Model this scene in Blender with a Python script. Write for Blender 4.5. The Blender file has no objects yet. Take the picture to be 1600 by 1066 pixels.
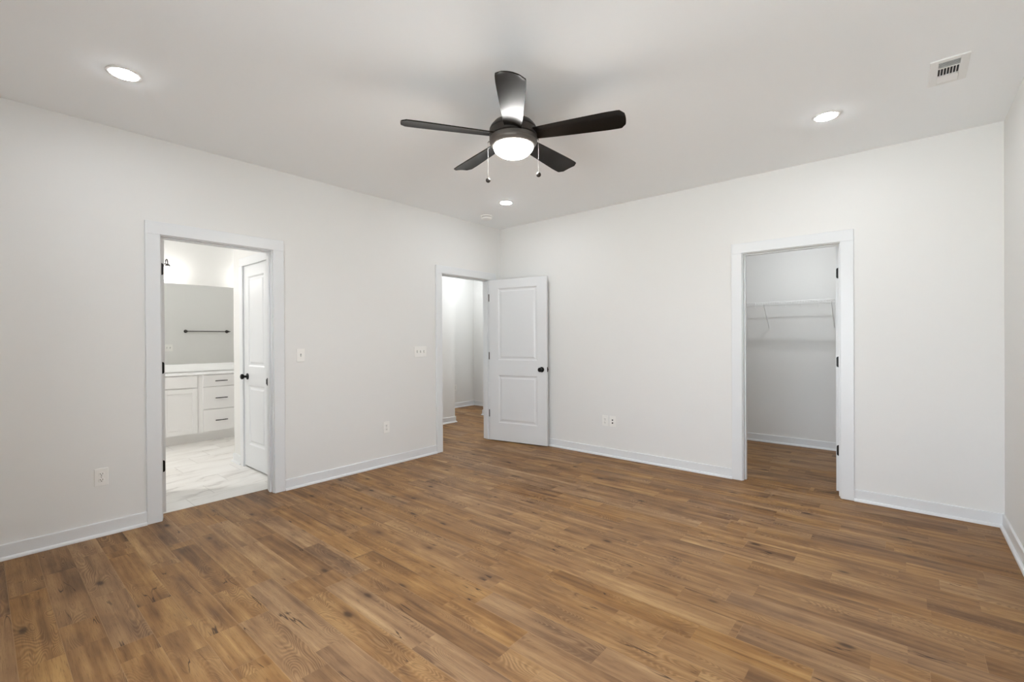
import bpy, bmesh, math, random
from mathutils import Vector, Matrix
sc = bpy.context.scene
C = sc.collection
random.seed(4)
H = 2.743            # ceiling height
W = 4.572            # room width (left wall X=0, right wall X=W); back wall Y=0
YF = -4.85           # wall behind the camera

# ------------------------------------------------------------------ camera
cam = bpy.data.cameras.new('camera')
co = bpy.data.objects.new('camera', cam); C.objects.link(co)
cam.sensor_fit = 'HORIZONTAL'; cam.sensor_width = 36.0
cam.lens = 717.713 / 1600 * 36.0
cam.clip_start = 0.02
_yaw, _pit, _rol = .708922, -.00342243, -.00582209
_f = Vector((-math.sin(_yaw), math.cos(_yaw), 0)); _r = Vector((math.cos(_yaw), math.sin(_yaw), 0)); _u = Vector((0, 0, 1))
_f, _u = _f * math.cos(_pit) + _u * math.sin(_pit), _u * math.cos(_pit) - _f * math.sin(_pit)
_R = _r * math.cos(_rol) + _u * math.sin(_rol)
_U = _u * math.cos(_rol) - _r * math.sin(_rol)
m = Matrix((( _R.x, _U.x, -_f.x, 4.06773), (_R.y, _U.y, -_f.y, -4.51532), (_R.z, _U.z, -_f.z, 1.29018), (0, 0, 0, 1)))
co.matrix_world = m
sc.camera = co

# ------------------------------------------------------------------ world, exposure
GROUND_FILL = 13.2
SKY = 12.5            # overcast daylight outside the windows behind the camera
CAN = 148.0           # recessed lamp lens radiance
FANL = 112.0
VAN = 15.5
HALL = 520.0
CLOS = 365.0
BATH_FILL = 930.0
TURN_FILL = 270.0
world = bpy.data.worlds.new('world'); sc.world = world; world.use_nodes = True
bg = world.node_tree.nodes['Background']
_n = world.node_tree.nodes; _l = world.node_tree.links
_tc = _n.new('ShaderNodeTexCoord'); _sx = _n.new('ShaderNodeSeparateXYZ'); _mr = _n.new('ShaderNodeMapRange'); _mx = _n.new('ShaderNodeMix'); _mx.data_type = 'RGBA'
_mr.inputs['From Min'].default_value = -.02; _mr.inputs['From Max'].default_value = .02
_l.new(_tc.outputs['Generated'], _sx.inputs[0]); _l.new(_sx.outputs[2], _mr.inputs['Value']); _l.new(_mr.outputs['Result'], _mx.inputs[0])
_mx.inputs[7].default_value = (SKY * .86, SKY * .955, SKY * 1.06, 1)                      # open sky
_rp = _n.new('ShaderNodeValToRGB'); _rp.color_ramp.elements[0].position = .24; _rp.color_ramp.elements[1].position = .30   # made-up ground glow, shaped to lift the far ceiling: dim below, bright near horizon
_rp.color_ramp.elements[0].color = (.16, .175, .185, 1); _rp.color_ramp.elements[1].color = (.95, 1.0, 1.0, 1)
_ad = _n.new('ShaderNodeMath'); _ad.operation = 'MULTIPLY_ADD'; _ad.inputs[1].default_value = .5; _ad.inputs[2].default_value = .5
_l.new(_sx.outputs[2], _ad.inputs[0]); _l.new(_ad.outputs[0], _rp.inputs[0])
_gs = _n.new('ShaderNodeVectorMath'); _gs.operation = 'SCALE'; _gs.inputs[3].default_value = GROUND_FILL
_l.new(_rp.outputs[0], _gs.inputs[0]); _l.new(_gs.outputs[0], _mx.inputs[6])
_l.new(_mx.outputs[2], bg.inputs[0]); bg.inputs[1].default_value = 1.0
vs = sc.view_settings
sc.display_settings.display_device = 'sRGB'
vs.view_transform = 'Standard'; vs.look = 'None'; vs.gamma = 1.0; vs.use_curve_mapping = False
vs.exposure = 0.0
sc.cycles.max_bounces = 16; sc.cycles.diffuse_bounces = 10; sc.cycles.glossy_bounces = 6
sc.cycles.use_denoising = True
sc.cycles.sample_clamp_indirect = 8.0
sc.cycles.caustics_reflective = False; sc.cycles.caustics_refractive = False

# ------------------------------------------------------------------ materials
def mat(name, col, rough=.5, metal=0.0, spec=.5, emit=None, es=0.0, bump=None):
    M = bpy.data.materials.new(name); M.use_nodes = True
    nt = M.node_tree; b = nt.nodes['Principled BSDF']
    b.inputs['Base Color'].default_value = (*col, 1); b.inputs['Roughness'].default_value = rough
    b.inputs['Metallic'].default_value = metal; b.inputs['Specular IOR Level'].default_value = spec
    if emit:
        b.inputs['Emission Color'].default_value = (*emit, 1); b.inputs['Emission Strength'].default_value = es
    if bump:
        tc = nt.nodes.new('ShaderNodeTexCoord'); n = nt.nodes.new('ShaderNodeTexNoise'); bp = nt.nodes.new('ShaderNodeBump')
        n.inputs['Scale'].default_value = bump[0]; n.inputs['Detail'].default_value = 3
        bp.inputs['Strength'].default_value = bump[1]; bp.inputs['Distance'].default_value = .002
        nt.links.new(tc.outputs['Object'], n.inputs['Vector']); nt.links.new(n.outputs['Fac'], bp.inputs['Height'])
        nt.links.new(bp.outputs['Normal'], b.inputs['Normal'])
    return M

PAINT = mat('wall_paint', (.750, .745, .728), .55, spec=.3, bump=(160, .06))
CEILP = mat('ceiling_paint', (.893, .914, .928), .8, spec=.2, bump=(120, .08))
TRIM = mat('trim_paint', (.725, .738, .748), .32, bump=(60, .03))
DOORP = mat('door_paint', (.715, .726, .734), .34, bump=(70, .04))
PLASTIC = mat('white_plastic', (.83, .82, .79), .3)
DARK = mat('dark_slot', (.02, .018, .016), .6)
BLACK = mat('black_metal', (.012, .0115, .011), .32, metal=.7)
BRONZE = mat('oil_rubbed_bronze', (.040, .034, .030), .42, metal=.45)
RING = mat('bronze_bowl_glow', (.105, .092, .082), .45, metal=.4)  # bronze with the glow of the bowl put into its colour
BLADE = mat('blade_finish', (.0095, .0076, .0062), .25, spec=.09)
HINGE_G = mat('aged_hinge_metal', (.09, .075, .062), .4, metal=.7)
CHROME = mat('chain_metal', (.22, .21, .20), .5, metal=.8)
COUNTER = mat('white_countertop', (.86, .86, .85), .15, bump=(30, .01))
CABP = mat('cabinet_paint', (.80, .79, .78), .35)
WIRE = mat('white_vinyl_wire', (.80, .80, .79), .35)
ALUM = mat('painted_register', (.80, .80, .79), .4)
DUCT = mat('duct_dark', (.012, .014, .016), .7)
LENS = mat('lamp_lens', (.9, .9, .88), .4, emit=(.945, .995, 1.045), es=CAN)
LENS2 = mat('hall_lamp_lens', (.9, .9, .88), .4, emit=(.955, .995, 1.03), es=HALL)
LENS3 = mat('closet_lamp_lens', (.9, .9, .88), .4, emit=(.955, .995, 1.03), es=CLOS)
LENS4 = mat('bathroom_fill_lens', (.9, .9, .88), .4, emit=(1.0, .98, .955), es=BATH_FILL)
LENS5 = mat('turn_fill_lens', (.9, .9, .88), .4, emit=(.955, .995, 1.03), es=TURN_FILL)
BOWL = mat('fan_glass_bowl', (.9, .89, .86), .35, emit=(1.0, .985, .955), es=FANL)
SHADE = mat('vanity_glass_shade', (.92, .91, .88), .3, emit=(1.0, .98, .945), es=VAN)
MIRROR = mat('mirror_glass', (.93, .94, .94), .0, metal=1)
RUBBER = mat('grey_gap', (.25, .25, .25), .7)

def nn(nt, t, **kw):
    n = nt.nodes.new(t)
    for k, v in kw.items(): setattr(n, k, v)
    return n
def mathn(nt, op, a, b=None, c=None, clamp=False):
    n = nn(nt, 'ShaderNodeMath', operation=op, use_clamp=clamp)
    for i, v in enumerate((a, b, c)):
        if v is None: continue
        if isinstance(v, (int, float)): n.inputs[i].default_value = v
        else: nt.links.new(v, n.inputs[i])
    return n.outputs[0]
def comb(nt, x, y, z):
    n = nn(nt, 'ShaderNodeCombineXYZ')
    for i, v in enumerate((x, y, z)):
        if isinstance(v, (int, float)): n.inputs[i].default_value = v
        else: nt.links.new(v, n.inputs[i])
    return n.outputs[0]
def noise(nt, vec, scale, detail=2.0, rough=.5, dist=0.0):
    n = nn(nt, 'ShaderNodeTexNoise')
    n.inputs['Scale'].default_value = scale; n.inputs['Detail'].default_value = detail
    n.inputs['Roughness'].default_value = rough; n.inputs['Distortion'].default_value = dist
    nt.links.new(vec, n.inputs['Vector']); return n.outputs['Fac']
def mixc(nt, fac, a, b, blend='MIX'):
    n = nn(nt, 'ShaderNodeMix', data_type='RGBA', blend_type=blend)
    for i, v in ((0, fac), (6, a), (7, b)):
        if isinstance(v, (int, float)): n.inputs[i].default_value = v
        elif isinstance(v, tuple): n.inputs[i].default_value = (*v, 1)
        else: nt.links.new(v, n.inputs[i])
    return n.outputs[2]
def smooth(nt, v, lo, hi):
    n = nn(nt, 'ShaderNodeMapRange', interpolation_type='SMOOTHSTEP')
    n.inputs['From Min'].default_value = lo; n.inputs['From Max'].default_value = hi
    nt.links.new(v, n.inputs['Value']); return n.outputs['Result']

def wood_floor():
    M = bpy.data.materials.new('oak_plank_floor'); M.use_nodes = True
    nt = M.node_tree; b = nt.nodes['Principled BSDF']; L = nt.links
    tc = nn(nt, 'ShaderNodeTexCoord'); sp = nn(nt, 'ShaderNodeSeparateXYZ'); L.new(tc.outputs['Object'], sp.inputs[0])
    x, y = sp.outputs[0], sp.outputs[1]
    PW, PL = .1345, 1.22
    v = mathn(nt, 'DIVIDE', mathn(nt, 'ADD', y, 4.418 + PW * 40), PW)
    row = mathn(nt, 'FLOOR', v); lv = mathn(nt, 'SUBTRACT', v, row)
    wr = nn(nt, 'ShaderNodeTexWhiteNoise', noise_dimensions='1D'); L.new(mathn(nt, 'ADD', row, .37), wr.inputs['W'])
    u = mathn(nt, 'DIVIDE', mathn(nt, 'ADD', x, mathn(nt, 'MULTIPLY_ADD', wr.outputs['Value'], PL * 3, 10)), PL)
    col = mathn(nt, 'FLOOR', u); lu = mathn(nt, 'SUBTRACT', u, col)
    wn = nn(nt, 'ShaderNodeTexWhiteNoise', noise_dimensions='2D'); L.new(comb(nt, row, col, 0), wn.inputs['Vector'])
    ws = nn(nt, 'ShaderNodeSeparateColor'); L.new(wn.outputs['Color'], ws.inputs[0])
    r1, r2, r3 = ws.outputs[0], ws.outputs[1], ws.outputs[2]
    r4 = wn.outputs['Value']
    blk = mathn(nt, 'FLOOR', mathn(nt, 'MULTIPLY_ADD', lu, 1.6, mathn(nt, 'MULTIPLY', r3, 1.0)))
    wb = nn(nt, 'ShaderNodeTexWhiteNoise', noise_dimensions='3D'); L.new(comb(nt, row, col, blk), wb.inputs['Vector'])
    rb = wb.outputs['Value']
    pid = mathn(nt, 'MULTIPLY', mathn(nt, 'ADD', r4, rb), 91.0)
    px = mathn(nt, 'MULTIPLY', lu, PL); py = mathn(nt, 'MULTIPLY', lv, PW)
    ox = mathn(nt, 'MULTIPLY_ADD', r2, 17.0, px)
    # cathedral contour rings from a stretched smooth field
    field = noise(nt, comb(nt, mathn(nt, 'MULTIPLY', ox, 2.1), mathn(nt, 'MULTIPLY', py, 9.0), pid), 1.0, 1.0, .45, .25)
    ring = mathn(nt, 'SINE', mathn(nt, 'MULTIPLY', field, 300.0))
    fine = noise(nt, comb(nt, mathn(nt, 'MULTIPLY', ox, 14.0), mathn(nt, 'MULTIPLY', py, 330.0), pid), 1.0, 3.0, .6)
    blot = noise(nt, comb(nt, mathn(nt, 'MULTIPLY', ox, 2.6), mathn(nt, 'MULTIPLY', py, 9.0), mathn(nt, 'ADD', pid, 40)), 1.0, 2.5, .55, .4)
    band = noise(nt, comb(nt, mathn(nt, 'MULTIPLY', ox, .9), mathn(nt, 'MULTIPLY', py, 34.0), mathn(nt, 'ADD', pid, 11)), 1.0, 2.0, .5, .3)
    tone = mathn(nt, 'ADD', mathn(nt, 'ADD', mathn(nt, 'MULTIPLY_ADD', r1, .15, .15), mathn(nt, 'MULTIPLY', rb, .17)), mathn(nt, 'MULTIPLY', mathn(nt, 'SUBTRACT', blot, .5), 1.15))
    tone = mathn(nt, 'ADD', tone, mathn(nt, 'MULTIPLY', mathn(nt, 'SUBTRACT', band, .5), .95))
    tone = mathn(nt, 'ADD', tone, .17, clamp=True)
    ramp = nn(nt, 'ShaderNodeValToRGB'); cr = ramp.color_ramp
    cr.elements[0].position = 0; cr.elements[0].color = (.100, .051, .022, 1)
    cr.elements[1].position = 1; cr.elements[1].color = (.465, .284, .122, 1)
    for p, c in ((.25, (.170, .087, .036)), (.5, (.262, .138, .055)), (.75, (.352, .202, .084))):
        e = cr.elements.new(p); e.color = (*c, 1)
    L.new(tone, ramp.inputs[0]); colr = ramp.outputs[0]
    # greyer planks
    hsv = nn(nt, 'ShaderNodeHueSaturation'); L.new(colr, hsv.inputs['Color'])
    L.new(mathn(nt, 'MULTIPLY_ADD', r3, .16, .90), hsv.inputs['Saturation']); colr = hsv.outputs[0]
    # rings and grain
    rm = smooth(nt, noise(nt, comb(nt, mathn(nt, 'MULTIPLY', ox, 1.7), mathn(nt, 'MULTIPLY', py, 7), mathn(nt, 'ADD', pid, 70)), 1.0, 1.0), .46, .66)
    ringf = mathn(nt, 'MULTIPLY', smooth(nt, ring, -.2, 1.0), mathn(nt, 'MULTIPLY_ADD', rm, .32, .03))
    colr = mixc(nt, ringf, colr, (.095, .050, .026))
    lightr = mathn(nt, 'MULTIPLY', smooth(nt, ring, -.3, -1.0), mathn(nt, 'MULTIPLY', rm, .22))
    colr = mixc(nt, lightr, colr, (.45, .29, .155))
    colr = mixc(nt, mathn(nt, 'MULTIPLY', smooth(nt, fine, .50, .76), .52), colr, (.085, .043, .021))
    # dark checks (long cracks) and knots
    cf = noise(nt, comb(nt, mathn(nt, 'MULTIPLY', ox, 1.1), mathn(nt, 'MULTIPLY', py, 11.0), mathn(nt, 'ADD', pid, 5)), 1.0, 3.0, .5, .1)
    crack = smooth(nt, mathn(nt, 'ABSOLUTE', mathn(nt, 'SUBTRACT', cf, .5)), .0085, .0015)
    cm = smooth(nt, noise(nt, comb(nt, mathn(nt, 'MULTIPLY', ox, 4.5), mathn(nt, 'MULTIPLY', py, 6.0), mathn(nt, 'ADD', pid, 23)), 1.0, 1.0),   .57, .67)
    colr = mixc(nt, mathn(nt, 'MULTIPLY', mathn(nt, 'MULTIPLY', crack, cm), .85), colr, (.030, .014, .008))
    vo = nn(nt, 'ShaderNodeTexVoronoi', feature='F1'); vo.inputs['Scale'].default_value = 1.0
    L.new(comb(nt, mathn(nt, 'MULTIPLY', ox, 4.0), mathn(nt, 'MULTIPLY', py, 9.0), pid), vo.inputs['Vector'])
    vd = mathn(nt, 'ADD', vo.outputs['Distance'], mathn(nt, 'MULTIPLY', mathn(nt, 'SUBTRACT', fine, .5), .10))
    vs_ = nn(nt, 'ShaderNodeSeparateColor'); L.new(vo.outputs['Color'], vs_.inputs[0])
    kmask = smooth(nt, vs_.outputs[0], .62, .66)
    knot = mathn(nt, 'MULTIPLY', smooth(nt, vd, .19, .05), kmask)
    halo = mathn(nt, 'MULTIPLY', smooth(nt, vd, .48, .08), kmask)
    colr = mixc(nt, mathn(nt, 'MULTIPLY', halo, .35), colr, (.115, .062, .033))
    colr = mixc(nt, mathn(nt, 'MULTIPLY', knot, .8), colr, (.032, .016, .009))
    # seams
    dv = mathn(nt, 'MULTIPLY', mathn(nt, 'MINIMUM', lv, mathn(nt, 'SUBTRACT', 1.0, lv)), PW)
    du = mathn(nt, 'MULTIPLY', mathn(nt, 'MINIMUM', lu, mathn(nt, 'SUBTRACT', 1.0, lu)), PL)
    sv = smooth(nt, dv, .0016, .0006); su = smooth(nt, du, .0016, .0006)
    colr = mixc(nt, mathn(nt, 'MULTIPLY', sv, .55), colr, (.36, .225, .115))
    colr = mixc(nt, mathn(nt, 'MULTIPLY', su, .45), colr, (.34, .21, .11))
    L.new(colr, b.inputs['Base Color'])
    L.new(mathn(nt, 'MULTIPLY_ADD', fine, .14, .44), b.inputs['Roughness'])
    b.inputs['Specular IOR Level'].default_value = .24
    h = mathn(nt, 'SUBTRACT', mathn(nt, 'MULTIPLY', fine, .35), mathn(nt, 'ADD', mathn(nt, 'MULTIPLY', sv, .8), mathn(nt, 'MULTIPLY', ringf, .5)))
    bp = nn(nt, 'ShaderNodeBump'); bp.inputs['Strength'].default_value = .22; bp.inputs['Distance'].default_value = .0015
    L.new(h, bp.inputs['Height']); L.new(bp.outputs['Normal'], b.inputs['Normal'])
    return M
WOOD = wood_floor()

def marble_tile():
    M = bpy.data.materials.new('marble_tile'); M.use_nodes = True
    nt = M.node_tree; b = nt.nodes['Principled BSDF']; L = nt.links
    tc = nn(nt, 'ShaderNodeTexCoord'); sp = nn(nt, 'ShaderNodeSeparateXYZ'); L.new(tc.outputs['Object'], sp.inputs[0])
    x, y = sp.outputs[0], sp.outputs[1]
    v = mathn(nt, 'DIVIDE', mathn(nt, 'SUBTRACT', 12 * .305 - .09, x), .305)      # course number grows away from the bedroom
    k = mathn(nt, 'FLOOR', v); lv = mathn(nt, 'SUBTRACT', v, k)
    u = mathn(nt, 'DIVIDE', mathn(nt, 'ADD', y, mathn(nt, 'MULTIPLY_ADD', k, -.2033, 3.41 + .2033 * 12 + .61 * 20)), .61)
    c = mathn(nt, 'FLOOR', u); lu = mathn(nt, 'SUBTRACT', u, c)
    wn = nn(nt, 'ShaderNodeTexWhiteNoise', noise_dimensions='2D'); L.new(comb(nt, k, c, 0), wn.inputs['Vector'])
    pid = mathn(nt, 'MULTIPLY', wn.outputs['Value'], 50.0)
    vx = mathn(nt, 'ADD', mathn(nt, 'MULTIPLY', x, 5.5), mathn(nt, 'MULTIPLY', y, 1.2))
    f = noise(nt, comb(nt, vx, mathn(nt, 'MULTIPLY', y, 1.3), pid), 1.0, 4.0, .55, .6)
    vein = smooth(nt, mathn(nt, 'ABSOLUTE', mathn(nt, 'SUBTRACT', f, .5)), .045, .0)
    cl = noise(nt, comb(nt, vx, mathn(nt, 'MULTIPLY', y, 2.0), mathn(nt, 'ADD', pid, 9)), .8, 2.0)
    vm = smooth(nt, cl, .42, .68)
    col = mixc(nt, smooth(nt, cl, .3, .75), (.82, .805, .775), (.74, .715, .675))
    col = mixc(nt, mathn(nt, 'MULTIPLY', mathn(nt, 'MULTIPLY', vein, vm), .62), col, (.43, .40, .365))
    dv = mathn(nt, 'MULTIPLY', mathn(nt, 'MINIMUM', lv, mathn(nt, 'SUBTRACT', 1.0, lv)), .305)
    du = mathn(nt, 'MULTIPLY', mathn(nt, 'MINIMUM', lu, mathn(nt, 'SUBTRACT', 1.0, lu)), .61)
    g = smooth(nt, mathn(nt, 'MINIMUM', dv, du), .0022, .0012)
    col = mixc(nt, mathn(nt, 'MULTIPLY', g, .8), col, (.42, .40, .375))
    L.new(col, b.inputs['Base Color']); b.inputs['Roughness'].default_value = .28
    return M
TILE = marble_tile()

def glass_mat():
    M = bpy.data.materials.new('window_glass'); M.use_nodes = True
    nt = M.node_tree; nt.nodes.clear()
    o = nn(nt, 'ShaderNodeOutputMaterial'); mx = nn(nt, 'ShaderNodeMixShader'); t = nn(nt, 'ShaderNodeBsdfTransparent'); g = nn(nt, 'ShaderNodeBsdfGlossy')
    g.inputs['Roughness'].default_value = .02; mx.inputs[0].default_value = .06
    nt.links.new(t.outputs[0], mx.inputs[1]); nt.links.new(g.outputs[0], mx.inputs[2]); nt.links.new(mx.outputs[0], o.inputs[0])
    return M
GLASS = glass_mat()

# ------------------------------------------------------------------ mesh helpers
class MB:
    def __init__(s): s.bm = bmesh.new()
    def box(s, x0, x1, y0, y1, z0, z1, bev=0.0, seg=1):
        b = bmesh.new()
        vs_ = [b.verts.new(p) for p in ((x0, y0, z0), (x1, y0, z0), (x1, y1, z0), (x0, y1, z0), (x0, y0, z1), (x1, y0, z1), (x1, y1, z1), (x0, y1, z1))]
        for f in ((3, 2, 1, 0), (4, 5, 6, 7), (0, 1, 5, 4), (1, 2, 6, 5), (2, 3, 7, 6), (3, 0, 4, 7)): b.faces.new([vs_[i] for i in f])
        if bev: bmesh.ops.bevel(b, geom=b.edges[:], offset=bev, segments=seg, profile=.6, affect='EDGES')
        s.add(b); return s
    def add(s, b, mtx=None):
        if mtx is not None: bmesh.ops.transform(b, matrix=mtx, verts=b.verts)
        me = bpy.data.meshes.new('t'); b.to_mesh(me); b.free(); s.bm.from_mesh(me); bpy.data.meshes.remove(me)
    def lathe(s, prof, n=32, mtx=None, cap=True):
        """prof: (radius, z) along +Z."""
        b = bmesh.new(); rings = []
        for r, z in prof:
            if r < 1e-6: rings.append([b.verts.new((0, 0, z))])
            else: rings.append([b.verts.new((r * math.cos(2 * math.pi * i / n), r * math.sin(2 * math.pi * i / n), z)) for i in range(n)])
        for A, B in zip(rings, rings[1:]):
            for i in range(n):
                j = (i + 1) % n
                if len(A) == 1 and len(B) == 1: continue
                if len(A) == 1: b.faces.new((A[0], B[j], B[i]))
                elif len(B) == 1: b.faces.new((A[i], A[j], B[0]))
                else: b.faces.new((A[i], A[j], B[j], B[i]))
        if cap:
            for R_ in (rings[0], rings[-1]):
                if len(R_) > 2: b.faces.new(R_)
        bmesh.ops.recalc_face_normals(b, faces=b.faces[:])
        s.add(b, mtx); return s
    def tube(s, pts, r, n=8):
        pts = [Vector(p) for p in pts]; b = bmesh.new(); rings = []
        up = Vector((0, 0, 1))
        for i, p in enumerate(pts):
            t = (pts[min(i + 1, len(pts) - 1)] - pts[max(i - 1, 0)]).normalized()
            a = t.cross(up if abs(t.z) < .9 else Vector((1, 0, 0))).normalized(); c = t.cross(a)
            rr = r[i] if isinstance(r, (list, tuple)) else r
            rings.append([b.verts.new(p + (a * math.cos(2 * math.pi * k / n) + c * math.sin(2 * math.pi * k / n)) * rr) for k in range(n)])
        for A, B in zip(rings, rings[1:]):
            for k in range(n): b.faces.new((A[k], A[(k + 1) % n], B[(k + 1) % n], B[k]))
        b.faces.new(rings[0]); b.faces.new(rings[-1])
        bmesh.ops.recalc_face_normals(b, faces=b.faces[:])
        s.add(b); return s
    def prism(s, poly, z0, z1, bev=0.0, mtx=None):
        b = bmesh.new(); A = [b.verts.new((p[0], p[1], z0)) for p in poly]; B = [b.verts.new((p[0], p[1], z1)) for p in poly]
        n = len(poly); b.faces.new(A[::-1]); b.faces.new(B)
        for i in range(n): b.faces.new((A[i], A[(i + 1) % n], B[(i + 1) % n], B[i]))
        bmesh.ops.recalc_face_normals(b, faces=b.faces[:])
        if bev:
            es = [e for e in b.edges if abs(e.verts[0].co.z - e.verts[1].co.z) < 1e-6]
            bmesh.ops.bevel(b, geom=es, offset=bev, segments=2, profile=.5, affect='EDGES')
        s.add(b, mtx); return s
    def obj(s, name, material, parent=None, smooth=None, mtx=None):
        if mtx is not None: bmesh.ops.transform(s.bm, matrix=mtx, verts=s.bm.verts)
        me = bpy.data.meshes.new(name); s.bm.to_mesh(me); s.bm.free(); me.materials.append(material)
        if smooth:
            me.shade_smooth() if hasattr(me, 'shade_smooth') else None
            me.set_sharp_from_angle(angle=math.radians(smooth))
        o = bpy.data.objects.new(name, me); C.objects.link(o)
        if parent: o.parent = parent
        return o

def tag(o, label, cat, group=None, kind=None):
    o['label'] = label; o['category'] = cat
    if group: o['group'] = group
    if kind: o['kind'] = kind
    return o
def thing(name, label, cat, loc=(0, 0, 0), rz=0.0, group=None, kind=None):
    o = bpy.data.objects.new(name, None); C.objects.link(o); o.location = loc; o.rotation_euler = (0, 0, rz)
    o.empty_display_size = .05
    return tag(o, label, cat, group, kind)
def dup(root, loc, rz, label):
    r = root.copy(); C.objects.link(r); r.location = loc; r.rotation_euler = (0, 0, rz); r['label'] = label
    for ch in list(root.children):
        c = ch.copy(); C.objects.link(c); c.parent = r
        for g in list(ch.children):
            d = g.copy(); C.objects.link(d); d.parent = c
    return r
def struct(o, label, cat): return tag(o, label, cat, kind='structure')
def rot(axis, deg, loc=(0, 0, 0)): return Matrix.Translation(loc) @ Matrix.Rotation(math.radians(deg), 4, axis)

# ------------------------------------------------------------------ room shell
TL = .117          # left wall thickness
TB = .115          # back wall thickness
OH = 2.05          # opening height under head jamb
BA, BB = -3.648, -2.886     # bathroom doorway (Y)
HA, HB = -1.017, -.203      # hall doorway (Y)
CA, CB = 2.950, 3.663       # closet doorway (X)
RO = .018          # jamb board thickness

b = MB()
for a, c in ((YF - .12, BA - RO), (BB + RO, HA - RO), (HB + RO, 1.12)): b.box(-TL, 0, a, c, 0, H)
for a, c in ((BA - RO, BB + RO), (HA - RO, HB + RO)): b.box(-TL, 0, a, c, OH + RO, H)
struct(b.obj('wall_left', PAINT), 'pale warm grey wall with the bathroom and hall doorways', 'wall')
b = MB()
b.box(0, CA - RO, 0, TB, 0, H).box(CB + RO, W + .12, 0, TB, 0, H).box(CA - RO, CB + RO, 0, TB, OH + RO, H)
struct(b.obj('wall_back', PAINT), 'pale warm grey wall with the closet doorway', 'wall')
struct(MB().box(W, W + .12, YF - .12, 0, 0, H).obj('wall_right', PAINT), 'narrow strip of pale wall at the right edge', 'wall')
# wall behind the camera, with two windows
WIN = [(2.30, 3.25), (3.37, 4.32)]; WZ0, WZ1 = .35, 2.20
b = MB()
xs = [0, WIN[0][0], WIN[0][1], WIN[1][0], WIN[1][1], W + .12]
for i in range(0, 6, 2): b.box(xs[i], xs[i + 1], YF - .12, YF, 0, H)
for a, c in WIN: b.box(a, c, YF - .12, YF, 0, WZ0).box(a, c, YF - .12, YF, WZ1, H)
struct(b.obj('wall_front', PAINT), 'wall with two windows behind the viewpoint', 'wall')
for i, (a, c) in enumerate(WIN):
    t = thing('window_%d' % (i + 1), 'double-hung window in the wall behind the viewpoint', 'window', ((a + c) / 2, YF, WZ0), group='windows behind the viewpoint', kind='structure')
    hw, hh = (c - a) / 2, WZ1 - WZ0
    f = MB()
    f.box(-hw, -hw + .05, -.11, -.03, 0, hh).box(hw - .05, hw, -.11, -.03, 0, hh).box(-.03, .03, -.11, -.03, .05, hh - .05)
    f.box(-hw + .05, hw - .05, -.11, -.03, 0, .05).box(-hw + .05, hw - .05, -.11, -.03, hh - .05, hh)
    f.box(-hw + .05, -.03, -.10, -.04, hh / 2 - .02, hh / 2 + .02).box(.03, hw - .05, -.10, -.04, hh / 2 - .02, hh / 2 + .02)
    f.obj('window_frame', TRIM, t)
    MB().box(-hw + .05, hw - .05, -.072, -.068, .05, hh - .05).obj('pane', GLASS, t)
    MB().box(-hw - .06, hw + .06, .0005, .05, -.025, -.001, .003).obj('sill', TRIM, t)

struct(MB().box(-3.42, W + .12, YF - .12, 2.1, H, H + .1).obj('ceiling', CEILP), 'pale flat painted ceiling', 'ceiling')
# floors
b = MB(); b.box(-.155, W + .12, YF - .12, 2.1, -.06, 0).box(-2.53, -.155, -1.19, 2.1, -.06, 0)
struct(b.obj('floor', WOOD), 'brown oak plank floor', 'floor')
b = MB(); b.box(-3.42, -.155, YF - .12, -1.19, -.06, .001)
struct(b.obj('floor_bathroom', TILE), 'white marble-look tile floor of the bathroom', 'floor')
# bathroom walls
BX = -3.30
struct(MB().box(BX - .12, BX, YF - .12, -1.13, 0, H).obj('wall_bathroom_back', PAINT), 'bathroom wall behind the vanity and mirror', 'wall')
struct(MB().box(BX, -TL, YF - .12, YF, 0, H).obj('wall_bathroom_left', PAINT), 'far left end wall of the bathroom', 'wall')
struct(MB().box(BX, -TL, -1.25, -1.13, 0, H).obj('wall_bathroom_right', PAINT), 'end wall between bathroom and hall', 'wall')
CLX = -1.40; CLY = -2.72; WA, WB2 = -1.100, -.490         # linen-closet block in the bathroom
b = MB()
b.box(CLX, WA - RO, CLY, CLY + .11, 0, H).box(WB2 + RO, -TL, CLY, CLY + .11, 0, H).box(WA - RO, WB2 + RO, CLY, CLY + .11, OH + RO, H)
b.box(CLX, CLX + .11, CLY + .11, -1.25, 0, H)
struct(b.obj('wall_bathroom_inner', PAINT), 'bathroom partition holding the closed white door', 'wall')
# hall walls
struct(MB().box(-2.42, -1.30, -1.13, .36, 0, H).obj('wall_hall_left', PAINT), 'near hall wall seen through the far left doorway', 'wall')
struct(MB().box(-2.53, -2.42, -1.13, 2.1, 0, H).obj('wall_hall_far', PAINT), 'deeper hall wall with an outlet', 'wall')
struct(MB().box(-2.42, -1.425, 1.89, 2.1, 0, H).obj('wall_hall_back', PAINT), 'end wall at the turn of the hall', 'wall')
struct(MB().box(-1.425, -.0, 1.12, 2.1, 0, H).obj('wall_hall_right', PAINT), 'hall wall hidden beside the door jamb', 'wall')
# closet walls
CX0, CX1, CYB = 1.95, 4.40, 1.86
struct(MB().box(CX0 - .1, CX1 + .1, CYB, 2.1, 0, H).obj('wall_closet_back', PAINT), 'closet wall behind the wire shelf', 'wall')
struct(MB().box(CX0 - .1, CX0, TB, CYB, 0, H).obj('wall_closet_left', PAINT), 'left side wall of the closet', 'wall')
struct(MB().box(CX1, CX1 + .1, TB, CYB, 0, H).obj('wall_closet_right', PAINT), 'right side wall of the closet', 'wall')

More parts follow.
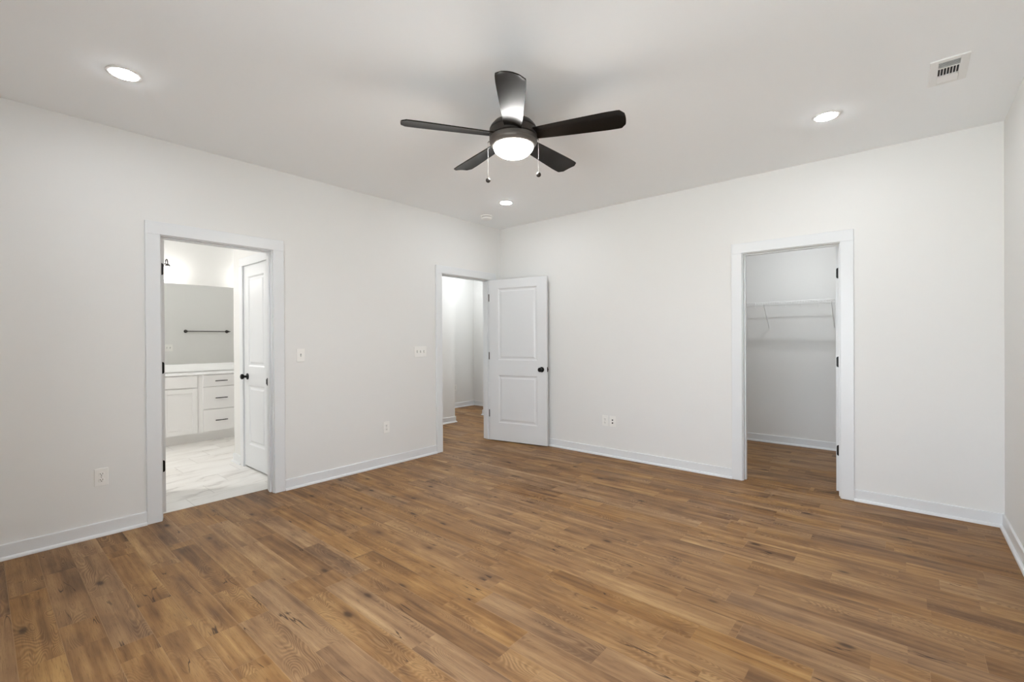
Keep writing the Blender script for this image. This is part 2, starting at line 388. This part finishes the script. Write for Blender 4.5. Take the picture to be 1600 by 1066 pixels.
# ------------------------------------------------------------------ baseboards (board and shoe moulding)
PROF = [(0, 0), (.027, 0), (.0265, .007), (.024, .014), (.019, .019), (.012, .020), (.012, .087), (.0105, .0905), (.008, .092), (0, .092)]
def base_run(b, p, q, n, m0=None, m1=None):
    """profile from p to q on a wall with inward normal n; m0/m1 = +1 outer mitre, -1 inner mitre at either end."""
    p, q, n = Vector((*p, 0)), Vector((*q, 0)), Vector((*n, 0)); d = (q - p).normalized()
    bb = bmesh.new(); A, B = [], []
    for o, z in PROF:
        A.append(bb.verts.new(p + n * o - d * o * (m0 or 0) + Vector((0, 0, z)))); B.append(bb.verts.new(q + n * o + d * o * (m1 or 0) + Vector((0, 0, z))))
    k = len(PROF)
    for i in range(k): bb.faces.new((A[i], A[(i + 1) % k], B[(i + 1) % k], B[i]))
    bb.faces.new(A); bb.faces.new(B[::-1]); bmesh.ops.recalc_face_normals(bb, faces=bb.faces[:]); b.add(bb)
CW = .0875         # casing width
RV = .006          # reveal
b = MB(); base_run(b, (0, YF), (0, BA - RV - CW), (1, 0), m0=-1); base_run(b, (0, BB + RV + CW), (0, HA - RV - CW), (1, 0)); base_run(b, (0, HB + RV + CW), (0, 0), (1, 0), m1=-1)
struct(b.obj('baseboard_left', TRIM), 'white baseboard along the left wall', 'baseboard')
b = MB(); base_run(b, (0, 0), (CA - RV - CW, 0), (0, -1), m0=-1); base_run(b, (CB + RV + CW, 0), (W, 0), (0, -1), m1=-1)
struct(b.obj('baseboard_back', TRIM), 'white baseboard along the wall with the closet', 'baseboard')
b = MB(); base_run(b, (W, 0), (W, YF), (-1, 0), m0=-1, m1=-1); struct(b.obj('baseboard_right', TRIM), 'white baseboard at the right edge', 'baseboard')
b = MB(); base_run(b, (0, YF), (W, YF), (0, 1), m0=-1, m1=-1); struct(b.obj('baseboard_front', TRIM), 'white baseboard below the windows behind the viewpoint', 'baseboard')
b = MB(); base_run(b, (-1.30, -1.13), (-1.30, .36), (1, 0), m1=1); base_run(b, (-1.30, .36), (-2.42, .36), (0, 1), m0=1, m1=-1)
base_run(b, (-2.42, .36), (-2.42, 1.89), (1, 0), m0=-1, m1=-1); base_run(b, (-2.42, 1.89), (-1.425, 1.89), (0, -1), m0=-1, m1=-1)
base_run(b, (-1.425, 1.89), (-1.425, 1.12), (-1, 0), m0=-1, m1=1); base_run(b, (-1.425, 1.12), (-TL, 1.12), (0, -1), m0=1)
struct(b.obj('baseboard_hall', TRIM), 'white baseboard of the hall', 'baseboard')
b = MB(); base_run(b, (CX0, CYB), (CX1, CYB), (0, -1), m0=-1, m1=-1); base_run(b, (CX0, TB), (CX0, CYB), (1, 0), m1=-1); base_run(b, (CX1, CYB), (CX1, TB), (-1, 0), m0=-1)
struct(b.obj('baseboard_closet', TRIM), 'white baseboard inside the closet', 'baseboard')
b = MB(); base_run(b, (CLX, CLY), (WA - RV - .08, CLY), (0, -1), m0=1); base_run(b, (CLX, -1.25), (CLX, CLY), (-1, 0), m1=1)
struct(b.obj('baseboard_bathroom', TRIM), 'white baseboard at the bathroom partition corner', 'baseboard')

# ------------------------------------------------------------------ door frames: local x across the opening, local -y towards the viewer's room
def door_frame(n, label, loc, rz, w, th, cw=CW, stop_y=.05, back=True):
    t = thing('trim_%d' % n, label, 'door frame', loc, rz, kind='structure')
    def casing(y0, y1):
        c = MB(); e = RV
        c.box(-e - cw, -e, y0, y1, 0, OH + e, .002).box(w + e, w + e + cw, y0, y1, 0, OH + e, .002)
        c.box(-e - cw, w + e + cw, y0, y1, OH + e, OH + e + cw + .003, .002)
        return c.obj('casing', TRIM, t)
    casing(-.018, -.0003)
    if back: casing(th + .0003, th + .018)
    j = MB()
    j.box(-RO + .001, 0, 0, th, 0, OH, .001).box(w, w + RO - .001, 0, th, 0, OH, .001).box(-RO + .001, w + RO - .001, 0, th, OH, OH + RO - .001, .001)
    j.obj('jamb', TRIM, t)
    s = MB(); s.box(0, .011, stop_y, stop_y + .034, 0, OH - .011, .0015).box(w - .011, w, stop_y, stop_y + .034, 0, OH - .011, .0015).box(0, w, stop_y, stop_y + .034, OH - .011, OH, .0015)
    s.obj('door_stop', TRIM, t)
    return t
# left wall faces +X: local x -> -Y?  rotate so that local -y = +X  (rz=90deg: x->+Y, y->-X)
t1 = door_frame(1, 'white door casing around the bathroom doorway', (0, BA, 0), math.pi / 2, BB - BA, TL, stop_y=.04)
MB().box(BB - BA - .0025, BB - BA - .0005, .082, .1165, .905, .970, .0006).box(BB - BA - .004, BB - BA - .002, .112, .128, .915, .960, .0006).obj('strike_plate', BLACK, t1)
t2 = door_frame(2, 'white door casing around the hall doorway beside the open door', (0, HA, 0), math.pi / 2, HB - HA, TL, stop_y=.042)
t3 = door_frame(3, 'white door casing around the closet doorway', (CA, 0, 0), 0, CB - CA, TB, stop_y=.04)
t4 = door_frame(4, 'white door casing around the closed bathroom door', (WA, CLY, 0), 0, WB2 - WA, .11, cw=.08, stop_y=.045)

# ------------------------------------------------------------------ two-panel doors: slab from (0,0,0): x = width, y = 0..thickness, z up
def panel_face(bm, w, h, y, sgn, panels):
    xs_ = sorted({0, w, *[p[0] for p in panels], *[p[1] for p in panels]}); zs = sorted({0, h, *[p[2] for p in panels], *[p[3] for p in panels]})
    def quad(a, b_, c, d):
        vs_ = [bm.verts.new(p) for p in (a, b_, c, d)]; bm.faces.new(vs_)
    for i in range(len(xs_) - 1):
        for k in range(len(zs) - 1):
            x0, x1, z0, z1 = xs_[i], xs_[i + 1], zs[k], zs[k + 1]
            if any(p[0] <= x0 and x1 <= p[1] and p[2] <= z0 and z1 <= p[3] for p in panels): continue
            quad((x0, y, z0), (x1, y, z0), (x1, y, z1), (x0, y, z1))
    steps = [(0, 0), (.004, .0015), (.014, .0095), (.020, .0105), (.030, .0105), (.046, .0045), (.050, .0042)]
    for x0, x1, z0, z1 in panels:
        R_ = [[(x0 + i, y + sgn * d, z0 + i), (x1 - i, y + sgn * d, z0 + i), (x1 - i, y + sgn * d, z1 - i), (x0 + i, y + sgn * d, z1 - i)] for i, d in steps]
        for A, B in zip(R_, R_[1:]):
            for q in range(4): quad(A[q], A[(q + 1) % 4], B[(q + 1) % 4], B[q])
        quad(*R_[-1])
def door_slab(w, h=2.035, th=.035, st=.128):
    bm = bmesh.new(); P = [(st, w - st, .222, .828), (st, w - st, 1.015, 1.925)]
    panel_face(bm, w, h, 0, 1, P); panel_face(bm, w, h, th, -1, P)
    def quad(*pp): bm.faces.new([bm.verts.new(p) for p in pp])
    quad((0, 0, 0), (0, th, 0), (w, th, 0), (w, 0, 0)); quad((0, 0, h), (w, 0, h), (w, th, h), (0, th, h))
    quad((0, 0, 0), (0, 0, h), (0, th, h), (0, th, 0)); quad((w, 0, 0), (w, th, 0), (w, th, h), (w, 0, h))
    bmesh.ops.remove_doubles(bm, verts=bm.verts[:], dist=1e-5); bmesh.ops.recalc_face_normals(bm, faces=bm.faces[:])
    m_ = MB(); m_.add(bm); return m_
KNOB = [(0, 0), (.0325, 0), (.0325, .004), (.030, .008), (.014, .011), (.0115, .016), (.0115, .028), (.015, .034), (.0225, .040), (.027, .047), (.0275, .054), (.025, .061), (.018, .066), (.008, .068), (0, .0683)]
def knob(parent, x, z, th, dn=0.012):
    k = MB(); k.lathe(KNOB, 32, rot('X', 90, (x, 0, z))); k.lathe(KNOB, 32, rot('X', -90, (x, th, z)))
    return k.obj('door_knob', BLACK, parent, smooth=40)
def hinge_on_edge(parent, z, x_sgn, th, barrel_y, mt=BLACK):
    """leaf let into the hinge edge (local x=0 face) with rounded inner corners, barrel beside it."""
    k = MB(); hh = .0445; r = .012
    y0, y1 = (.004, th - .001) if barrel_y > th / 2 else (.001, th - .004)
    rs = -1 if barrel_y > th / 2 else 1     # rounded corners away from the barrel
    yi, yo = (y0, y1) if rs < 0 else (y1, y0)
    sg = 1 if yo > yi else -1
    poly = [(yo, -hh), (yi + sg * r, -hh), (yi + sg * r * .3, -hh + r * .3), (yi, -hh + r), (yi, hh - r), (yi + sg * r * .3, hh - r * .3), (yi + sg * r, hh), (yo, hh)]
    k.prism(poly, 0, .0022, mtx=Matrix(((0, 0, -1, 0), (1, 0, 0, 0), (0, 1, 0, z), (0, 0, 0, 1))))
    k.lathe([(0, z - .048), (.003, z - .047), (.0058, z - .0445), (.0058, z + .0445), (.003, z + .047), (0, z + .048)], 12, Matrix.Translation((-.0035, barrel_y, 0)))
    return k.obj('hinge', mt, parent, smooth=40)
# hall door: swung into the bedroom, almost against the back wall
DW = .808
d = thing('door_1', 'white two-panel door standing open against the wall, black round knob', 'door', (.020, -.2385, .013), math.radians(11), kind='structure')
door_slab(DW).obj('door_panel', DOORP, d)
knob(d, DW - .068, .913, .035)
for z in (.338, 1.07, 1.81): hinge_on_edge(d, z, 1, .035, -.004, HINGE_G)
MB().box(DW - .0004, DW + .0016, .005, .030, .885, .943, .0005).box(DW + .0016, DW + .010, .010, .025, .902, .926, .002).obj('latch_plate', BLACK, d)
# bathroom door: swung into the bathroom, only its hinge edge shows
d = thing('door_2', 'open bathroom door of which the edge and three black hinges show', 'door', (-TL - .024, BA + .004, .013), math.pi, kind='structure')
BDW = BB - BA - .006
d.rotation_euler = (0, 0, math.radians(185)); d.location = (-TL - .031, BA + .051, .013)
door_slab(BDW, st=.12).obj('door_panel', DOORP, d); knob(d, BDW - .068, .913, .035)
for z in (.345, 1.08, 1.818): hinge_on_edge(d, z, 1, .035, .040)
# closet door: swung into the closet, only its hinge edge shows
d = thing('door_3', 'open closet door of which the edge and three black hinges show', 'door', (CB - .006, TB + .030, .013), math.pi / 2, kind='structure')
CDW = CB - CA - .006
d.rotation_euler = (0, 0, math.radians(85)); d.location = (CB - .004, TB + .031, .013)
door_slab(CDW, st=.12).obj('door_panel', DOORP, d); knob(d, CDW - .068, .913, .035)
for z in (.338, 1.075, 1.812): hinge_on_edge(d, z, 1, .035, -.005)
# closed door in the bathroom partition
d = thing('door_4', 'closed white door inside the bathroom, black knob at its left', 'door', (WA + .003, CLY - .001, .018), 0, kind='structure')
PW4 = WB2 - WA - .006
door_slab(PW4, st=.105).obj('door_panel', DOORP, d); knob(d, .080, .912, .035)

# ------------------------------------------------------------------ wall plates: local x right, local -y out of the wall, z up, origin at plate centre
def plate(t, w=.0715, h=.116):
    p = MB(); p.box(-w / 2, w / 2, -.0055, 0, -h / 2, h / 2, .0022, 2); return p.obj('cover_plate', PLASTIC, t)
def slots(items, parent, nm='slots', y=-.0085):
    s = MB()
    for x, z, w, h in items: s.box(x - w / 2, x + w / 2, y - .0004, y + .0016, z - h / 2, z + h / 2)
    return s.obj(nm, DARK, parent)
def outlet(label, loc, rz, group='duplex wall outlets'):
    t = thing('wall_outlet', label, 'outlet', loc, rz, group); plate(t)
    for z in (.0195, -.0195):
        poly = [(.0165 * math.cos(a) * 1.02, max(-.0125, min(.0125, .0165 * math.sin(a)))) for a in [2 * math.pi * i / 24 for i in range(24)]]
        r_ = MB(); r_.prism(poly, 0, .0028, bev=.0006, mtx=rot('X', 90, (0, -.0050, z))); f = r_.obj('receptacle', PLASTIC, t)
        slots([(-.0062, z + .003, .0026, .0085), (.0062, z + .003, .0026, .0075), (0, z - .0072, .0052, .0050)], f, 'contact_slots', -.0078)
    s = MB(); s.lathe([(0, 0), (.003, 0), (.0025, .0012), (0, .0014)], 12, rot('X', 90, (0, -.0052, 0))); s.obj('screw', CHROME, t)
    return t
RL = math.pi / 2         # on the left wall (facing +X)
o1 = outlet('white duplex outlet low on the wall left of the bathroom doorway', (0.0002, -3.980, .391), RL)
dup(o1, (0.0002, -1.771, .393), RL, 'white duplex outlet low on the wall between the bathroom and hall doorways')
dup(o1, (1.546, -.0002, .388), 0, 'left plate of the outlet pair low on the wall beside the closet, with receptacles')
dup(o1, (-2.4198, 1.385, .382), RL, 'white outlet seen in the hall through the far doorway')
t = thing('data_plate', 'right plate of the outlet pair beside the closet, with two dark ports', 'wall plate', (1.637, -.0002, .388)); plate(t)
for z in (.016, -.016):
    p = MB(); p.lathe([(.008, 0), (.008, .004), (.0055, .006), (.0055, .0075), (0, .0075)], 20, rot('X', 90, (0, -.0052, z))); p.obj('port', DARK, t, smooth=40)
def toggle(t, x):
    b_ = MB(); b_.box(x - .0052, x + .0052, -.0064, -.005, -.012, .012, .0004); b_.obj('toggle_slot', RUBBER, t)
    g = MB(); g.box(-.0042, .0042, -.016, 0, -.005, .005, .0012); g.obj('toggle', PLASTIC, t, mtx=rot('X', 24, (x, -.0055, 0)))
t = thing('light_switch', 'single white toggle switch right of the bathroom doorway', 'light switch', (.0002, -2.648, 1.162), RL); plate(t); toggle(t, 0)
t = thing('light_switch', 'wide triple toggle switch plate beside the hall doorway', 'light switch', (.0002, -1.329, 1.162), RL); plate(t, .165)
for x in (-.046, 0, .046): toggle(t, x)
# switch on the partition side that the mirror faces
t = thing('light_switch', 'double switch plate seen only in the bathroom mirror', 'light switch', (CLX - .0002, -2.45, 1.183), -math.pi / 2); plate(t, .118)
for x in (-.023, .023): toggle(t, x)

# ------------------------------------------------------------------ recessed lamps
def downlight(label, loc, lens, group='recessed ceiling lamps'):
    t = thing('recessed_light', label, 'ceiling light', loc, group=group)
    MB().lathe([(.079, 0), (.0785, -.003), (.075, -.0045), (.066, -.0052), (.060, -.0050), (.0575, -.0040), (.0575, 0)], 48, cap=False).obj('trim_ring', ALUM, t, smooth=50)
    MB().lathe([(.0574, -.0045), (.0570, -.0075), (.050, -.0095), (0, -.0105)], 48, cap=False).obj('lens', lens, t, smooth=60)
    return t
l1 = downlight('lit recessed light in the ceiling above the bathroom doorway', (.856, -3.985, H), LENS)
dup(l1, (3.674, -.878, H), 0, 'lit recessed light in the ceiling near the air vent')
dup(l1, (.851, -.851, H), 0, 'lit recessed light in the ceiling beside the smoke detector')
dup(l1, (3.67, -3.985, H), 0, 'lit recessed light in the ceiling over the viewpoint, outside the picture')
l5 = downlight('recessed light in the hall ceiling out of view', (-.62, .55, H), LENS2, 'hall ceiling lamps')
downlight('added fill light at the turn of the hall, out of view', (-1.90, 1.20, H), LENS5, 'hall ceiling lamps')  # unseen lamp added to lift the deeper hall wall
downlight('recessed light in the closet ceiling out of view', (3.15, .92, H), LENS3, 'closet ceiling lamps')

downlight('added fill light in the bathroom ceiling near its doorway, out of view', (-1.25, -4.15, H), LENS4, 'added bathroom fill lamps')  # unseen lamp added to brighten the vanity front and the tile

# ------------------------------------------------------------------ smoke detector
t = thing('smoke_detector', 'round white smoke detector on the ceiling near the corner', 'smoke detector', (.325, -.60, H))
MB().lathe([(0, 0), (.068, 0), (.068, -.008), (.066, -.010), (.060, -.011), (0, -.011)], 40).obj('mounting_base', PLASTIC, t, smooth=40)
MB().lathe([(.056, -.011), (.056, -.017)], 40, cap=False).obj('sensor_gap', DARK, t)
MB().lathe([(0, -.016), (.062, -.016), (.064, -.019), (.060, -.034), (.050, -.041), (.030, -.044), (0, -.045)], 40).obj('cover', PLASTIC, t, smooth=40)

# ------------------------------------------------------------------ ceiling register
t = thing('air_vent', 'white rectangular air vent with dark louvres in the ceiling', 'air vent', (4.246, -1.066, H))
hx, hy = .0775, .155
p = MB(); ix = .0425; y_ = [-.122, -.058, -.047, .046, .058, .125]
p.box(-hx, -ix, -hy, hy, -.008, -.0003, .002).box(ix, hx, -hy, hy, -.008, -.0003, .002)
p.box(-ix, ix, -hy, y_[0], -.008, -.0003, .001).box(-ix, ix, y_[5], hy, -.008, -.0003, .001)
p.box(-ix, ix, y_[1], y_[2], -.007, -.0003).box(-ix, ix, y_[3], y_[4], -.007, -.0003)
p.obj('face_plate', ALUM, t)
MB().box(-ix, ix, y_[0], y_[5], -.0012, -.0004).obj('duct_opening', DUCT, t)
for k in range(5):
    yy = y_[0] + .008 + k * .0125
    MB().box(-ix, ix, -.0006, .0006, -.0048, .0048).obj('louvre', ALUM, t, mtx=rot('X', -50, (0, yy, -.0066)))
for k in range(7):
    xx = -ix + .0098 + k * .0125
    MB().box(-.0016, .0016, y_[2], y_[3], -.0072, -.0016).obj('louvre', ALUM, t, mtx=Matrix.Translation((xx, 0, 0)))
for k in range(5):
    yy = y_[4] + .008 + k * .0128
    MB().box(-ix, ix, -.0006, .0006, -.0075, .0075).obj('louvre', ALUM, t, mtx=rot('X', 62, (0, yy, -.0056)))

# ------------------------------------------------------------------ ceiling fan
FX, FY, FZ = 2.279, -2.407, 2.51
t = thing('ceiling_fan', 'dark bronze five-blade ceiling fan with lit white bowl lamp', 'ceiling fan', (FX, FY, FZ))
hz = H - FZ
MB().lathe([(0, hz), (.066, hz - .0003), (.066, hz - .010), (.060, hz - .032), (.040, hz - .052), (.022, hz - .060), (0, hz - .060)], 40).obj('canopy', BRONZE, t, smooth=40)
MB().lathe([(.0135, hz - .055), (.0135, .105)], 20).obj('downrod', BRONZE, t, smooth=40)
MB().lathe([(0, .125), (.030, .124), (.034, .110), (.060, .103), (.092, .091), (.118, .075), (.135, .055), (.1425, .040), (.1425, .037), (.139, .036), (.139, .032), (.1435, .031), (.1435, -.006), (.138, -.008), (.138, -.012), (0, -.012)], 64).obj('motor_housing', BRONZE, t, smooth=35)
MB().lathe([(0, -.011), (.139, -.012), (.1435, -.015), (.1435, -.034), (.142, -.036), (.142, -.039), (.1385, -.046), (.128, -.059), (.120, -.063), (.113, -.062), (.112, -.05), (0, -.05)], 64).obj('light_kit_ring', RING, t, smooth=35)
bowl = MB(); R0, dp = .1185, .066
bowl.lathe([(R0, -.058)] + [(R0 * math.cos(a), -.062 - dp * math.sin(a)) for a in [math.pi / 2 * i / 12 for i in range(12)]] + [(0, -.062 - dp)], 64)
bowl.obj('glass_bowl', BOWL, t, smooth=60)
def blade_mesh():
    bm = bmesh.new(); n = 26; top = []; rows = []
    for i in range(n + 1):
        s = i / n; r = .128 + s * (.660 - .128)
        # half width: narrow root, widening to the tip, with rounded corners at both ends
        w = .049 + .026 * min(1, s * 1.25) ** .8
        lead, trail = w, -w
        e = .660 - r
        if e < .030: k = math.sqrt(max(0, 1 - ((.030 - e) / .030) ** 2)); lead = w - .030 * (1 - k); trail = -w + .030 * (1 - k)
        rows.append((r, lead, trail))
    rows2 = []
    for r, a, c in rows:
        q = []
        for j in range(9):
            v = c + (a - c) * j / 8
            x = r
            if r > .6: x = r - (r - .6) / .06 * .012 * (v / .075) ** 2       # gently curved tip
            q.append((x, v, .004 * (1 - (v / max(a, 1e-4)) ** 2)))
        rows2.append(q)
    T = [[bm.verts.new((x, v, z + .003)) for x, v, z in q] for q in rows2]
    B = [[bm.verts.new((x, v, z - .003)) for x, v, z in q] for q in rows2]
    for i in range(n):
        for j in range(8):
            bm.faces.new((T[i][j], T[i + 1][j], T[i + 1][j + 1], T[i][j + 1])); bm.faces.new((B[i][j + 1], B[i + 1][j + 1], B[i + 1][j], B[i][j]))
        bm.faces.new((T[i][0], B[i][0], B[i + 1][0], T[i + 1][0])); bm.faces.new((T[i + 1][8], B[i + 1][8], B[i][8], T[i][8]))
    for j in range(8):
        bm.faces.new((T[0][j + 1], B[0][j + 1], B[0][j], T[0][j])); bm.faces.new((T[n][j], B[n][j], B[n][j + 1], T[n][j + 1]))
    bmesh.ops.recalc_face_normals(bm, faces=bm.faces[:])
    m_ = MB(); m_.add(bm); return m_
blade0 = blade_mesh().obj('blade', BLADE, t, smooth=50)
for k in range(5):
    o = blade0 if k == 0 else blade0.copy()
    if k: C.objects.link(o)
    o.parent = t
    o.rotation_mode = 'QUATERNION'
    o.rotation_quaternion = (Matrix.Rotation(math.radians(-50.8 + 72 * k), 4, 'Z') @ Matrix.Rotation(math.radians(-12), 4, 'X')).to_quaternion()
for (x, y, L_) in ((2.165 - FX, -2.504 - FY, .262 - .0), (2.413 - FX, -2.336 - FY, .242)):
    dr = Vector((x, y, 0)).normalized(); c = MB()
    c.tube([dr * .138 + Vector((0, 0, -.030)), dr * .150 + Vector((0, 0, -.030)), dr * .1525 + Vector((0, 0, -.036))], .0042)
    nb = int((L_ - .045) / .0042); z0 = -.036
    c.tube([dr * .1525 + Vector((0, 0, z0)), dr * .1525 + Vector((0, 0, -L_ + .012))], .0006, 6)
    for i in range(nb):
        c.lathe([(0, -.0012), (.0011, 0), (0, .0012)], 6, Matrix.Translation(dr * .1525 + Vector((0, 0, z0 - .002 - i * .0042))))
    ch = c.obj('pull_chain', CHROME, t, smooth=50)
    fb = MB(); fb.lathe([(0, .018), (.003, .017), (.005, .013)] + [(.0145 * math.cos(a), .0145 * math.sin(a)) for a in [math.pi / 2 * .75 - (math.pi / 2 * 1.75) * i / 14 for i in range(14)]] + [(0, -.0145)], 24, Matrix.Translation(dr * .1525 + Vector((0, 0, -L_))))
    fb.obj('chain_fob', BRONZE, ch, smooth=60)

# ------------------------------------------------------------------ bathroom furniture
VX = -2.77          # cabinet face
t = thing('vanity_cabinet', 'white bathroom vanity with shaker doors and three drawers', 'cabinet', (VX, -2.45, .001))
VL, VR = -1.05, 1.03
c = MB(); c.box(BX + .002 - VX, 0, VL, VR, .105, .862).obj('cabinet_body', CABP, t)
MB().box(BX + .002 - VX, -.07, VL + .01, VR - .01, 0, .105).obj('toe_kick', CABP, t)
def shaker(y0, y1, z0, z1, nm, parent, flat=False):
    s = MB(); f = .055
    if flat: s.box(.0006, .019, y0, y1, z0, z1, .002)
    else:
        s.box(.0006, .019, y0, y0 + f, z0, z1, .0015).box(.0006, .019, y1 - f, y1, z0, z1, .0015).box(.0006, .019, y0 + f, y1 - f, z0, z0 + f, .0015).box(.0006, .019, y0 + f, y1 - f, z1 - f, z1, .0015)
        s.box(.0006, .010, y0 + f - .002, y1 - f + .002, z0 + f - .002, z1 - f + .002)
    return s.obj(nm, CABP, parent)
def bar_handle(parent, yc, z):
    h = MB(); h.tube([(.046, yc - .07, z), (.046, yc + .07, z)], .0055, 10)
    for q in (-.05, .05): h.tube([(.0185, yc + q, z), (.046, yc + q, z)], .0045, 8)
    return h.obj('bar_handle', BLACK, parent, smooth=40)
for y0, y1, in ((-.99, -.62), (-.614, -.244), (.244, .60), (.606, .96)):
    shaker(y0, y1, .125, .692, 'door', t)
shaker(-.99, -.244, .705, .850, 'false_drawer_front', t, True); shaker(.244, .96, .705, .850, 'false_drawer_front', t, True)
for z0, z1 in ((.705, .850), (.413, .698), (.125, .406)):
    dd = shaker(-.184, .184, z0, z1, 'drawer', t, True); bar_handle(dd, .018, (z0 + z1) / 2 - .003)
t = thing('vanity_countertop', 'white countertop with backsplash on the bathroom vanity', 'countertop', (VX, -2.45, .8635))
MB().box(BX + .002 - VX, .028, VL - .01, VR + .01, 0, .0085, .0015).obj('worktop', COUNTER, t)
MB().box(BX + .002 - VX, BX + .022 - VX, VL - .01, VR + .01, .0205, .121, .002).obj('backsplash', COUNTER, t)
tag(MB().box(BX + .0005, BX + .0065, -3.49, -1.425, .987, 2.058, .001).obj('wall_mirror', MIRROR), 'frameless wall mirror above the white vanity countertop', 'mirror')
# vanity lights: backplate, bar, curved arms and bell glass shades
def vanity_light(label, y):
    t = thing('vanity_light', label, 'wall light', (BX, y, 2.30), group='vanity lights')
    MB().box(.0005, .022, -.12, .12, -.035, .035, .004, 2).obj('backplate', BRONZE, t)
    MB().tube([(.035, -.24, 0), (.035, .24, 0)], .008, 10).box(.02, .036, -.012, .012, -.01, .01).obj('cross_bar', BRONZE, t)
    for s in (-.2, 0, .2):
        a = MB(); a.tube([(.035, s, 0)] + [(.035 + .0575 - .0575 * math.cos(math.pi * i / 10), s, .055 * math.sin(math.pi * i / 10)) for i in range(1, 10)] + [(.15, s, -.012)], .006, 10)
        a.lathe([(0, -.008), (.010, -.010), (.020, -.020), (.030, -.032), (.030, -.045), (0, -.045)], 24, Matrix.Translation((.15, s, 0)))
        arm = a.obj('arm', BRONZE, t, smooth=45)
        MB().lathe([(.030, -.044), (.040, -.055), (.050, -.085), (.056, -.13), (.066, -.185), (.070, -.205), (.067, -.205), (.0, -.19)], 28, Matrix.Translation((.15, s, 0)), cap=False).obj('glass_shade', SHADE, arm, smooth=60)
    return t
v1 = vanity_light('bronze vanity light with glowing glass shade at the left over the mirror', -3.105)
dup(v1, (BX, -1.72, 2.30), 0, 'bronze vanity light farther right over the mirror, out of view')
# towel bar on the partition, seen in the mirror
t = thing('towel_bar', 'dark bronze towel bar seen reflected in the bathroom mirror', 'towel bar', (CLX, -1.90, 1.46))
tb = MB(); tb.tube([(-.065, -.33, 0), (-.065, .345, 0)], .008, 12); tb.obj('bar', BRONZE, t, smooth=40)
for y in (-.31, .31):
    MB().lathe([(0, 0), (.027, 0.0005), (.027, .006), (.018, .012), (.011, .018), (.011, .050), (.016, .055), (.016, .075), (0, .077)], 24, Matrix.Translation((0, y, 0)) @ Matrix.Rotation(-math.pi / 2, 4, 'Y')).obj('post', BRONZE, t, smooth=40)

# ------------------------------------------------------------------ closet wire shelf with hanging rail
SZ, SD = 1.705, .305
t = thing('wire_shelf', 'white ventilated wire shelf with hanging rail inside the closet', 'shelf', (3.15, CYB, SZ))
x0, x1 = CX0 + .01 - 3.15, CX1 - .01 - 3.15
s = MB(); r = .0016
n = int((x1 - x0) / .0254)
for i in range(n + 1):
    xx = x0 + i * .0254
    s.tube([(xx, -.008, 0), (xx, -SD, 0), (xx, -SD - .002, -.002), (xx, -SD - .002, -.028)], r, 5)
for yy in (-.008, -.13, -SD + .004): s.tube([(x0, yy, -.004), (x1, yy, -.004)], .0033, 8)
s.tube([(x0, -SD - .002, -.030), (x1, -SD - .002, -.030)], .0033, 8)
s.obj('wire_deck', WIRE, t)
MB().tube([(x0, -SD + .012, .006), (x1, -SD + .012, .006)], .0055, 10).obj('hanging_rail', WIRE, t, smooth=40)
for i in range(14):
    xx = x0 + .11 + i * .158
    if xx > x1 - .05: break
    MB().tube([(xx, -SD - .004, .010), (xx, -SD - .007, -.010), (xx, -SD - .006, -.060), (xx, -SD + .004, -.068)], .0026, 6).obj('hook', WIRE, t)
for xx in (-1.02, -.365, .30, .95):
    k = MB(); k.tube([(xx, -SD + .002, -.012), (xx, -.012, -.285), (xx, -.003, -.300)], .0048, 8)
    k.box(xx - .008, xx + .008, -.006, -.0006, -.315, -.285, .001)
    k.obj('brace', WIRE, t, smooth=40)
